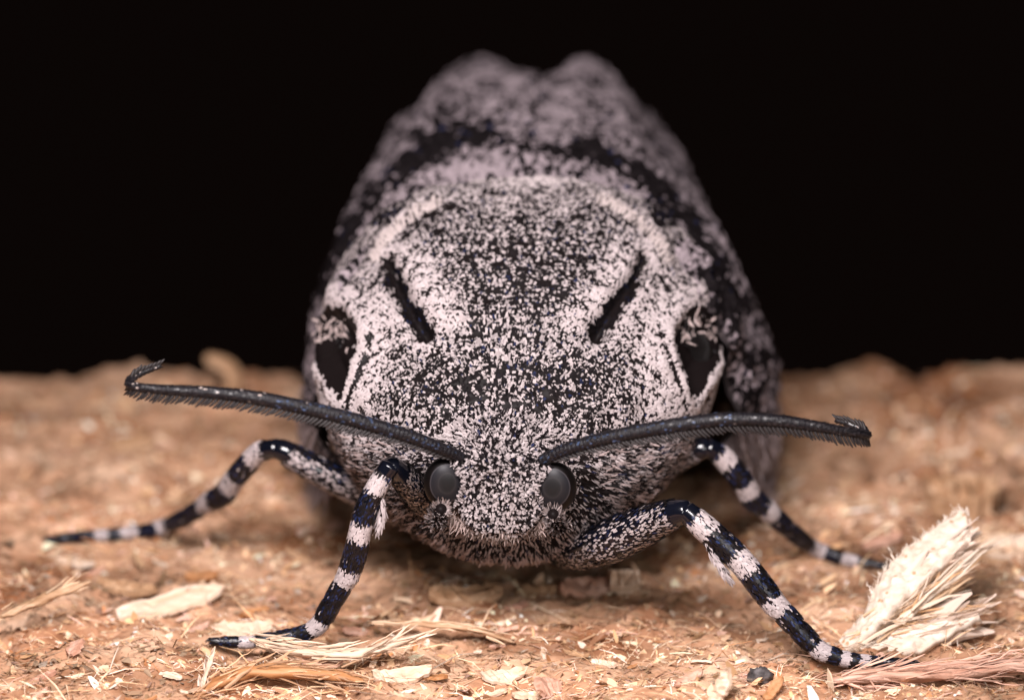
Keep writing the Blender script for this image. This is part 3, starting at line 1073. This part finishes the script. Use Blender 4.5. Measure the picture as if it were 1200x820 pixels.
# chest fur, softer and browner towards the flanks
n = 9000
P, N = sample_grid(BODY, n, True, lambda Q: (smooth(505, 545, proj(Q)[1])) * np.where((Q[:, 1] > 2.2) & (Q[:, 1] < 13), 1, 0))
N = orient(N, P, np.array([0, 9, 8.5]))
px, py = proj(P)
ring = np.hypot((px - 588) / 86, (py - 560) / 72)  # painted neck shade again, thinning the pale fur
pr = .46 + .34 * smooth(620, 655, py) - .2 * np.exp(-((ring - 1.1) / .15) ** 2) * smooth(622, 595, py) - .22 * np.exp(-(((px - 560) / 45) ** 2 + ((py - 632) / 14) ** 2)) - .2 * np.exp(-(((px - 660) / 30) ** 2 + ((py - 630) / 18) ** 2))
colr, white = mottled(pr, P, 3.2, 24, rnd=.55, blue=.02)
colr[white] = colr[white] * [1.02, .93, .90]
D = np.stack([(px - 590) / 110, np.full(n, .2), (545 - py) / 110], -1) + rng.normal(0, .35, (n, 3))
V, Q = scale_geo(P, N, D, rng.uniform(.28, .6, n), rng.uniform(.035, .085, n), rng.uniform(.15, .7, n), base=.8, tip=.5, curl=.3)
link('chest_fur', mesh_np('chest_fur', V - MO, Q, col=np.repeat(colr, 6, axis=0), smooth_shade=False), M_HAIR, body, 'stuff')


# ---- eyes
def ball(name, c, r, scl, mat_, parent, rot=0):
    u, v = np.meshgrid(np.linspace(0.001, np.pi - .001, 32), np.linspace(0, 2 * np.pi, 48, endpoint=False), indexing='ij')
    S = np.stack([np.sin(u) * np.cos(v), np.sin(u) * np.sin(v), np.cos(u)], -1).reshape(-1, 3) * r
    o = link(name, mesh_np(name, S, grid_quads(32, 48, True)[:, ::-1]), mat_, parent)
    o.location = Vector(c - MO) * MM
    o.scale = scl
    o.rotation_euler = (0, 0, rot)
    return o


e1 = ball('eye', at(522, 565, -.05), 1.04, (.88, .62, 1.06), M_EYE, body, .12)
e2 = ball('eye', at(649, 570, -.05), 1.04, (.92, .62, 1.06), M_EYE, body, -.12)


# scales of the face lapping over the inner rim of each eye
for ex, ey, sg in ((522, 567, 1), (651, 571, -1)):
    m = 260
    an_ = rng.uniform(-1.9, 1.9, m)
    rad = 27 + rng.normal(0, 2.0, m)
    qx, qy = ex + sg * rad * .93 * np.cos(an_), ey - rad * np.sin(an_)
    pts = np.array([at(a_, b_, -.45 - .25 * math.cos(c_) + .35 * (1 - math.cos(c_))) for a_, b_, c_ in zip(qx, qy, an_)])
    D = np.stack([ex - qx, np.zeros(m), qy - ey], -1) + rng.normal(0, 9, (m, 3))
    Nn = np.tile([0, -1.0, .35], (m, 1)) + rng.normal(0, .2, (m, 3))
    V, Q = scale_geo(pts, Nn, D, rng.uniform(.12, .26, m), rng.uniform(.06, .10, m), rng.uniform(.0, .5, m), base=.6, tip=.7)
    c, _w = mottled(np.full(m, .6), pts, 6, 31, .7, 0)
    link('eye_rim_scale', mesh_np('eye_rim', V - MO, Q, col=np.repeat(c, 6, axis=0), smooth_shade=False), M_SCALE, body, 'stuff')


# ---- feelers under the eyes and the hairy mouth edge
def palp(px_, py_, sgn):
    a, b = at(px_ - sgn * -6, py_ + 14, .5), at(px_, py_, -.75)
    P = catmull(np.array([a, (a + b) / 2 + [0, 0, -.05], b]), 10)
    V, q, t = tube(P, np.linspace(.42, .24, 10), 12)
    pl = link('palp', mesh_np('palp', V - MO, q, t), M_SKIN, body)
    m = 420
    i = rng.integers(1, 10, m)
    a_ = rng.uniform(0, 2 * np.pi, m)
    T, S, B = frames(P)
    Nn = np.cos(a_)[:, None] * S[i] + np.sin(a_)[:, None] * B[i]
    R = np.linspace(.42, .24, 10)[i][:, None]
    pts = P[i] + Nn * R
    V, Q = scale_geo(pts, Nn, T[i] + rng.normal(0, .3, (m, 3)), rng.uniform(.2, .42, m), rng.uniform(.035, .08, m), rng.uniform(.3, .9, m), base=.8, tip=.45)
    c, _w = mottled(np.full(m, .82), pts, 6, 3, .7, 0)
    link('palp_tuft', mesh_np('palp_tuft', V - MO, Q, col=np.repeat(c * [1, .96, .93], 6, axis=0), smooth_shade=False), M_HAIR, body, 'stuff')


palp(517, 596, -1)
palp(648, 602, 1)
# fringe under the frons
m = 700
t = rng.random(m)
pts = np.array([at(527 + 125 * a, 606 + 14 * math.sin(a * math.pi) + rng.normal(0, 4), .1 + rng.normal(0, .15) - .2 * math.sin(a * math.pi)) for a in t])
Nn = np.tile([0, -1.0, .2], (m, 1))
D = np.stack([rng.normal(0, .45, m) + (t - .5) * .8, np.full(m, -.2), np.full(m, -.8)], -1)
V, Q = scale_geo(pts, Nn, D, rng.uniform(.2, .48, m), rng.uniform(.03, .07, m), rng.uniform(.1, .7, m), base=.8, tip=.4)
c = np.where(rng.random((m, 1)) < .55, WHITE * [.8, .7, .64], BROWN * .5)
link('mouth_fringe', mesh_np('mouth_fringe', V - MO, Q, col=np.repeat(c, 6, axis=0), smooth_shade=False), M_HAIR, body, 'stuff')

# shaded gaps at the mouth corners, made as dark tubes under the frons
for K in ([(545, 598, -.55), (557, 606, -.72), (574, 611, -.82)], [(604, 612, -.82), (620, 607, -.72), (633, 599, -.55)]):
    P = catmull(A(K), 14)
    V, q, t = tube(P, np.interp(np.linspace(0, 1, 14), [0, .4, 1], [.06, .13, .05]), 8)
    link('mouth_gap_shade', mesh_np('mouth_gap_shade', V - MO, q, t), M_SKIN, body)


# ---- antennae
def antenna(path, dia, seed):
    K = np.array([at(a, b, c) for a, b, c in path])
    n = 420
    P = catmull(K, n)
    s = np.concatenate([[0], np.cumsum(np.linalg.norm(np.diff(P, axis=0), axis=1))])
    P = np.stack([np.interp(np.linspace(0, s[-1], n), s, P[:, i]) for i in range(3)], -1)
    tot = s[-1]
    f = np.linspace(0, 1, n)
    seg = .185                                         # length of one ring, mm
    ph = (f * tot / seg) % 1
    R = dia / 2 * np.interp(f, [0, .03, .3, .55, .9, 1], [.85, .95, 1.1, 1.05, .6, .35]) * (.9 + .12 * np.sin(ph * np.pi) ** .6)
    V, q, t = tube(P, R, 18)
    an = link('antenna', mesh_np('antenna', V - MO, q, t), M_ANT, moth)
    # dark plates along the shaft, some with a steel-blue glint painted into their colour
    Tn, Sn, Bn = frames(P)
    m = 2400
    i = rng.integers(3, n - 2, m)
    a = rng.uniform(0, 2 * np.pi, m)
    Nn = np.cos(a)[:, None] * Sn[i] + np.sin(a)[:, None] * Bn[i]
    Vs, Qs = scale_geo(P[i] + Nn * R[i][:, None] * .97, Nn, Tn[i] + rng.normal(0, .15, (m, 3)), rng.uniform(.10, .18, m), rng.uniform(.045, .08, m), rng.uniform(.1, .35, m), tip=.7, bowf=.05)
    pc = np.array((0.012, 0.010, 0.011)) * (.5 + 1.6 * rng.random((m, 1)))
    gl = (rng.random(m) < .22) & (i < n * .5)
    pc[gl] = np.array((0.03, 0.045, 0.085)) * (.5 + 1.5 * rng.random((gl.sum(), 1)))
    sp_ = rng.random(m) < .012
    pc[sp_] = (0.4, 0.33, 0.3)
    link('shaft_plate_cover', mesh_np('shaft_plates', Vs - MO, Qs, col=np.repeat(pc, 6, axis=0), smooth_shade=False), M_LEGSCALE, an, 'stuff')
    # barbs: two rows of short blades, one per ring
    u, v = np.meshgrid(np.linspace(0, 1, 5), np.arange(4), indexing='ij')
    prof = np.interp(u[:, 0], [0, .25, .8, 1], [.14, .14, .11, .045])
    bl = np.zeros((5, 4, 3))
    for i in range(5):
        for j, (a, b) in enumerate(((1, 0), (0, .55), (-1, 0), (0, -.55))):
            bl[i, j] = (a * prof[i] * .55 + .12 * u[i, 0] ** 2, b * prof[i], u[i, 0])
    bm = mesh_np('barb', bl.reshape(-1, 3), grid_quads(5, 4, True), smooth_shade=True)
    bm.materials.append(M_BARB)
    T = unit(np.gradient(P, axis=0))
    k = int(tot / seg)
    hook = .90
    for i in range(2, k):
        fi = (i + .5) / k
        j = min(int(fi * n), n - 1)
        tv = T[j]
        dn = np.array([0, -.45, -1.0])
        if fi > hook:
            dn = np.array([0, -.4, .8])
        dn = unit(dn - tv * (dn @ tv))
        for row in (0, 1):
            d = dn if row == 0 else unit(dn * .25 + np.array([0, 1.0, .12]))
            d = unit(d - tv * (d @ tv) + tv * .5)
            x_ax = unit(tv - d * (tv @ d))
            y_ax = np.cross(d, x_ax)
            ln = (.56 if row == 0 else .42) * np.interp(fi, [0, .06, .3, .8, 1], [.35, .6, 1, .95, .5]) * (1 + .08 * random.gauss(0, 1))
            o = link('barb', bm, None, an)
            M3 = Matrix([[x_ax[a] , y_ax[a] , d[a] * ln] for a in range(3)]).to_4x4()
            M3.translation = Vector((P[j] + d * R[j] * .7 - MO) * MM)
            o.matrix_local = M3
    return an


antenna([(541, 536, -.1), (520, 527, -.5), (490, 515, -.9), (450, 502, -1.2), (400, 488, -1.4), (350, 476, -1.5), (300, 466, -1.5), (250, 460, -1.4), (200, 457, -1.1), (164, 454, -.7), (151, 449, -.2), (158, 441, .3), (172, 434, .7), (188, 428, 1.0)], .56, 1)
antenna([(634, 540, -.1), (660, 528, -.5), (695, 517, -.9), (735, 508, -1.2), (780, 500, -1.4), (830, 493, -1.4), (870, 491, -1.3), (920, 494, -1.1), (965, 501, -.8), (1000, 507, -.3), (1016, 510, .3), (1010, 503, .9), (996, 497, 1.3), (980, 492, 1.6)], .56, 2)


# ---- wings
def wing(side):
    #        Y     ridge x  ridge z  outer x  outer z  exponent
    W = np.array([
        (9.0, 7.6, 12.6, 9.91, 4.5, .86),
        (11., 5.6, 14.6, 10.64, 3.2, .83),
        (12.5, 1.6, 15.7, 11.28, 2.4, .82),
        (14., .2, 16.3, 11.7, 2.0, .81),
        (16., .05, 16.8, 11.7, 1.6, .82),
        (20., .10, 17.1, 11.2, 1.4, .86),
        (25., .12, 17.0, 10.4, 1.4, .86),
        (30., .30, 16.6, 9.33, 1.4, .83),
        (33.5, .35, 15.5, 8.2, 1.4, .79),
        (38., .10, 12.4, 7.0, 1.4, .8),
        (42., .0, 9.4, 5.7, 1.4, .85)])
    if side < 0:
        W[:, 3] = (8.93, 9.38, 9.84, 10.2, 10.46, 10.47, 9.96, 9.0, 7.91, 6.59, 5.26)
        W[:, 5] = (.9, .87, .84, .8, .74, .69, .65, .58, .55, .66, .82)
    nu, nv = 190, 150
    S = catmull(W, nu)
    a = np.linspace(0, np.pi / 2, nv)[None]
    e = S[:, 5:6]
    x = S[:, 1:2] + (S[:, 3:4] - S[:, 1:2]) * np.sin(a) ** e
    z = S[:, 4:5] + (S[:, 2:3] - S[:, 4:5]) * np.cos(a) ** e
    # inner margin rolls up into a low crest towards the rear, lower margin tucks in
    y = np.broadcast_to(S[:, 0:1], x.shape) + 0
    crest = np.exp(-((a - .12) / .13) ** 2) * smooth(19, 30, y)
    z = z + (.55 * crest - .6 * np.exp(-(a / .06) ** 2) * smooth(26, 31, y))
    x = x - .5 * smooth(1.35, 1.57, a)
    ln = side * x + AX(y) + .28 * smooth(15, 35, y)
    Gw = np.stack([ln, y, z], -1)
    Nn = grid_normals(Gw)
    Nn = orient(Nn.reshape(-1, 3), Gw.reshape(-1, 3), np.array([.8, 24, 6])).reshape(Gw.shape)
    # veins and creases
    vein = np.sin(a * 15 + y * .11 + side * .4)
    dis = .13 * vein + (fbm(Gw, .55, 3, 60 + int(side)) - .5) * .7
    Gw = Gw + Nn * (dis - .35 * smooth(.1, .5, a) - .35 * smooth(16, 24, y) * smooth(.25, .7, a))[..., None]
    back = Gw - Nn * .14
    F = np.concatenate([Gw, back[:, ::-1]], 1)
    q = grid_quads(nu, nv * 2, True)
    wg = link('wing', mesh_np('wing', F.reshape(-1, 3) - MO, q), M_WING, moth)
    n = 42000
    P, N = sample_grid(Gw, n)
    N = orient(N, P, np.array([.8, 24, 6]))
    px, py = proj(P)
    pr = .36 + .26 * smooth(7, 14.5, P[:, 2])  # flank shade painted in: fewer pale scales low on the wing
    yy = P[:, 1]
    # two dark bars sweeping down each wing from the seam, a pale bar between them and the thorax
    dark = ([(652, 182), (690, 178), (738, 203), (785, 250), (826, 312), (850, 360)] if side > 0 else [(572, 166), (530, 166), (492, 188), (440, 238), (402, 288), (378, 340)])
    pale = ([(640, 196), (700, 205), (760, 246), (812, 300), (852, 360)] if side > 0 else [(560, 200), (495, 212), (440, 262), (392, 325), (366, 390)])
    far = ([(690, 120), (735, 140), (790, 200)] if side > 0 else [(560, 120), (520, 130), (470, 165)])
    wob = (fbm(P, .8, 2, 71) - .5) * 30
    pr -= .80 * np.exp(-((seg_dist(px, py, dark) + wob * .6) / 18) ** 2)
    pr += .26 * np.exp(-((seg_dist(px, py, pale) + wob * .6) / 10) ** 2)
    pr -= .3 * np.exp(-((seg_dist(px, py, far) + wob) / 10) ** 2)
    cell = fbm(P * [1, .45, 1], 1.0, 3, 91 + int(side))
    pr += (cell - .5) * 1.0
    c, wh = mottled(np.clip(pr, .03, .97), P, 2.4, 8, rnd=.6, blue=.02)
    c[wh] = c[wh] * [.68, .65, .70]  # weaker light on the wings, put into their pale scales
    D = np.tile([0, 1.0, -.12], (n, 1)) + rng.normal(0, .22, (n, 3))
    V, Q = scale_geo(P, N, D, rng.uniform(.35, .6, n), rng.uniform(.17, .30, n), rng.uniform(.05, .3, n), base=.5, tip=.9)
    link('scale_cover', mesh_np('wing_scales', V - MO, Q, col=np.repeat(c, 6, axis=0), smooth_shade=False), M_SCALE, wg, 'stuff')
    # hair along the lower margin
    m = 2600
    i = rng.integers(0, int(nu * .75), m)
    pts = Gw[i, rng.integers(nv - 22, nv, m)]
    Nf = np.tile([side, -.2, .1], (m, 1))
    D = np.stack([rng.normal(0, .15, m) * side, rng.normal(.3, .3, m), np.full(m, -1.0)], -1)
    V, Q = scale_geo(pts, Nf, D, rng.uniform(.7, 1.7, m), rng.uniform(.05, .11, m), rng.uniform(0, .3, m), base=.8, tip=.3)
    c = np.where(rng.random((m, 1)) < .75, WHITE * [.72, .66, .66], BROWN * .6)
    link('fringe_hair', mesh_np('fringe', V - MO, Q, col=np.repeat(c, 6, axis=0), smooth_shade=False), M_HAIR, wg, 'stuff')
    return wg


wing(1)
wing(-1)


# ---- legs
def leg(fem, tib, tar, spur=None, n_sc=13000):
    """each list: (px, py, Y, thickness in px, shade) with shade w white, b black, k bare knee, f speckled, d dark-topped"""
    root = link('leg', None, None, moth)
    allP = []
    tar = [(a, b, min(c, ground_hit(a, b, d / 57.0)), d, e) for a, b, c, d, e in tar]
    for nm, lst in (('femur', fem), ('tibia', tib), ('tarsus', tar)):
        K = np.array([at(a, b, c) for a, b, c, _, _ in lst])
        sc = np.array([d / (KPX / ((k - CAM) @ FWD)) for (_, _, _, d, _), k in zip(lst, K)])
        m = 12 * len(K)
        P4 = catmull(np.column_stack([K, sc]), m)
        P, R = P4[:, :3], np.maximum(P4[:, 3] / 2, .05)
        if nm == 'tarsus':                              # waisted joints between the foot segments
            fr_ = np.linspace(0, len(K) - 1, m)
            R = R * (1 - .16 * np.exp(-((np.abs(fr_ - np.round(fr_)) - .5) / .12) ** 2))
        V, q, t = tube(P, R * .9, 16)
        bare = all(l[4] == 'k' for l in lst)
        part = link(nm, mesh_np(nm, V - MO, q, t), M_CHITIN, root)
        # plated with scales, their colour changing in rings along the limb
        T, S, B = frames(P)
        w_ = R / R.sum()
        cnt = int(n_sc * len(lst) / (len(fem) + len(tib) + len(tar)))
        i = rng.choice(m, cnt, p=w_)
        a = rng.uniform(0, 2 * np.pi, cnt)
        Nn = np.cos(a)[:, None] * S[i] + np.sin(a)[:, None] * B[i]
        fpos = i / (m - 1) * (len(K) - 1) + rng.normal(0, .045, cnt)
        pts = P[i] + Nn * R[i][:, None] * .925 + T[i] * rng.uniform(-.5, .5, (cnt, 1)) * .1
        kk = np.clip(np.round(fpos).astype(int), 0, len(K) - 1)
        code = np.array([l[4] for l in lst])[kk]
        code = np.where((code == 'w') & (np.abs(fpos - kk) > .40) & (nm != 'femur'), 'b', code)
        pw = np.select([code == 'w', code == 'b', code == 'f', code == 'd'], [.985, .012, .66, .66], 0)
        pw = np.where(code == 'd', np.where(Nn[:, 2] > .62, .08, .64), pw)
        keep = code != 'k'
        pts, Nn, i2, pw = pts[keep], Nn[keep], i[keep], pw[keep]
        c, wh = mottled(pw, pts, 4, 5, rnd=.8, blue=.2)
        c = np.where(wh[:, None], np.minimum(c * 1.18, .6), c)
        bl_ = (~wh) & (c[:, 2] > c[:, 0] * 2)
        c[bl_] = c[bl_] * [.9, 1.15, 1.35]
        sm = np.minimum(1, R[i2] / .45)
        k = len(pts)
        V, Q = scale_geo(pts, Nn, T[i2] + rng.normal(0, .16, (k, 3)), rng.uniform(.13, .24, k) * (.6 + .4 * sm), rng.uniform(.05, .10, k) * (.5 + .5 * sm), rng.uniform(.10, .26, k), base=.5, tip=.75, curl=.3, bowf=.05)
        link('scale_cover', mesh_np('leg_scales', V - MO, Q, col=np.repeat(c, 6, axis=0), smooth_shade=False), M_LEGSCALE, root, 'stuff')
        if nm == 'tarsus':
            tipP, tipT = P[-1], T[-1]
            for sg in (-1, 1):
                cl = np.array([tipP, tipP + tipT * .18 + S[-1] * .1 * sg + [0, 0, .04], tipP + tipT * .32 + S[-1] * .14 * sg - [0, 0, .06]])
                Vc, qc, tc_ = tube(catmull(cl, 8), np.linspace(.05, .012, 8), 8)
                link('claw', mesh_np('claw', Vc - MO, qc, tc_), M_CHITIN, root)
    if spur:
        K = np.array([at(a, b, c) for a, b, c in spur])
        P = catmull(K, 16)
        R = np.interp(np.linspace(0, 1, 16), [0, .3, .75, 1], [.08, .2, .22, .06])
        V, q, t = tube(P, R, 10, .5)
        link('spur', mesh_np('spur', V - MO, q, t), M_SKIN, root)
        T, S, B = frames(P)
        k = 260
        i = rng.integers(0, 16, k)
        a = rng.uniform(0, 2 * np.pi, k)
        Nn = np.cos(a)[:, None] * S[i] + .5 * np.sin(a)[:, None] * B[i]
        V, Q = scale_geo(P[i] + Nn * R[i][:, None], Nn, T[i] + rng.normal(0, .15, (k, 3)), rng.uniform(.25, .45, k), rng.uniform(.04, .09, k), rng.uniform(.03, .3, k), tip=.4)
        link('spur_hair', mesh_np('spur_hair', V - MO, Q, col=cols(k, 6, WHITE, .2), smooth_shade=False), M_HAIR, root, 'stuff')
    return root


# right front leg (photo right)
leg([(618, 618, 7.0, 40, 'f'), (664, 642, 4.0, 52, 'f'), (705, 637, 2.2, 58, 'd'), (745, 620, 1.2, 54, 'd'), (778, 606, .4, 42, 'd'), (796, 600, 0, 34, 'k'), (806, 600, -.2, 30, 'k')],
    [(803, 598, -.2, 28, 'k'), (820, 613, -.4, 33, 'w'), (846, 636, -.6, 34, 'b'), (867, 656, -.8, 33, 'w'), (889, 683, -1.0, 33, 'b'), (907, 707, -1.15, 31, 'w')],
    [(907, 707, -1.15, 29, 'w'), (922, 722, -1.2, 29, 'b'), (942, 744, -1.3, 27, 'b'), (960, 761, -1.4, 24, 'w'), (974, 767, -1.4, 22, 'b'), (987, 771, -1.4, 20, 'w'), (998, 773, -1.4, 18, 'b'), (1009, 774, -1.35, 17, 'w'), (1025, 775, -1.3, 15, 'b'), (1050, 776, -1.3, 12, 'b'), (1072, 777, -1.3, 8, 'b')],
    spur=[(826, 625, -.6), (833, 645, -.9), (844, 663, -1.0), (853, 677, -1.0)])
# left front leg
leg([(520, 610, 4.0, 50, 'f'), (498, 585, 2.5, 46, 'f'), (476, 562, .9, 36, 'f'), (463, 550, .1, 30, 'k'), (457, 545, -.2, 27, 'k')],
    [(458, 545, -.25, 27, 'k'), (446, 563, -.35, 26, 'w'), (431, 592, -.4, 29, 'b'), (423, 618, -.4, 28, 'w'), (417, 645, -.3, 30, 'b'), (408, 674, -.15, 28, 'w')],
    [(409, 672, -.15, 27, 'w'), (398, 691, 0, 26, 'b'), (385, 713, .1, 25, 'b'), (374, 731, .2, 23, 'w'), (358, 741, .3, 21, 'b'), (335, 746, .4, 19, 'b'), (312, 749, .45, 17, 'b'), (292, 752, .5, 16, 'w'), (272, 752, .5, 14, 'b'), (249, 751, .5, 8, 'b')],
    spur=[(444, 575, -.5), (447, 592, -.5), (446, 606, -.5), (443, 620, -.5)])
# left middle leg
leg([(470, 598, 7, 44, 'd'), (430, 580, 6.6, 40, 'd'), (390, 560, 6.4, 38, 'd'), (352, 540, 6.4, 34, 'd'), (334, 529, 6.4, 30, 'k'), (325, 526, 6.5, 27, 'k')],
    [(326, 525, 6.5, 26, 'k'), (304, 530, 7, 26, 'w'), (288, 546, 7.6, 27, 'b'), (274, 562, 8.2, 27, 'w'), (263, 578, 8.8, 28, 'b'), (246, 588, 9.6, 26, 'w')],
    [(247, 587, 9.6, 24, 'w'), (230, 598, 10.4, 22, 'b'), (212, 608, 11.2, 21, 'b'), (192, 617, 12.2, 20, 'w'), (171, 622, 13, 17, 'b'), (153, 624, 13.4, 16, 'w'), (138, 626, 13.6, 15, 'b'), (123, 627, 13.8, 15, 'w'), (104, 628, 13.9, 14, 'b'), (80, 630, 14, 13, 'b'), (58, 632, 14, 9, 'b')])
# right middle leg
leg([(740, 560, 8, 44, 'd'), (775, 545, 7.2, 40, 'd'), (803, 532, 6.6, 34, 'd'), (820, 526, 6.4, 30, 'k'), (830, 524, 6.4, 26, 'k')],
    [(828, 523, 6.4, 26, 'k'), (845, 534, 6.6, 28, 'w'), (860, 551, 6.8, 29, 'b'), (873, 569, 7.1, 28, 'w'), (881, 583, 7.4, 29, 'b'), (898, 597, 7.8, 27, 'w')],
    [(897, 596, 7.8, 25, 'w'), (912, 609, 8.2, 24, 'b'), (933, 627, 9, 22, 'b'), (956, 643, 9.8, 20, 'w'), (975, 650, 10.2, 18, 'b'), (995, 656, 10.5, 16, 'w'), (1014, 660, 10.7, 15, 'b'), (1036, 663, 10.8, 9, 'b')])
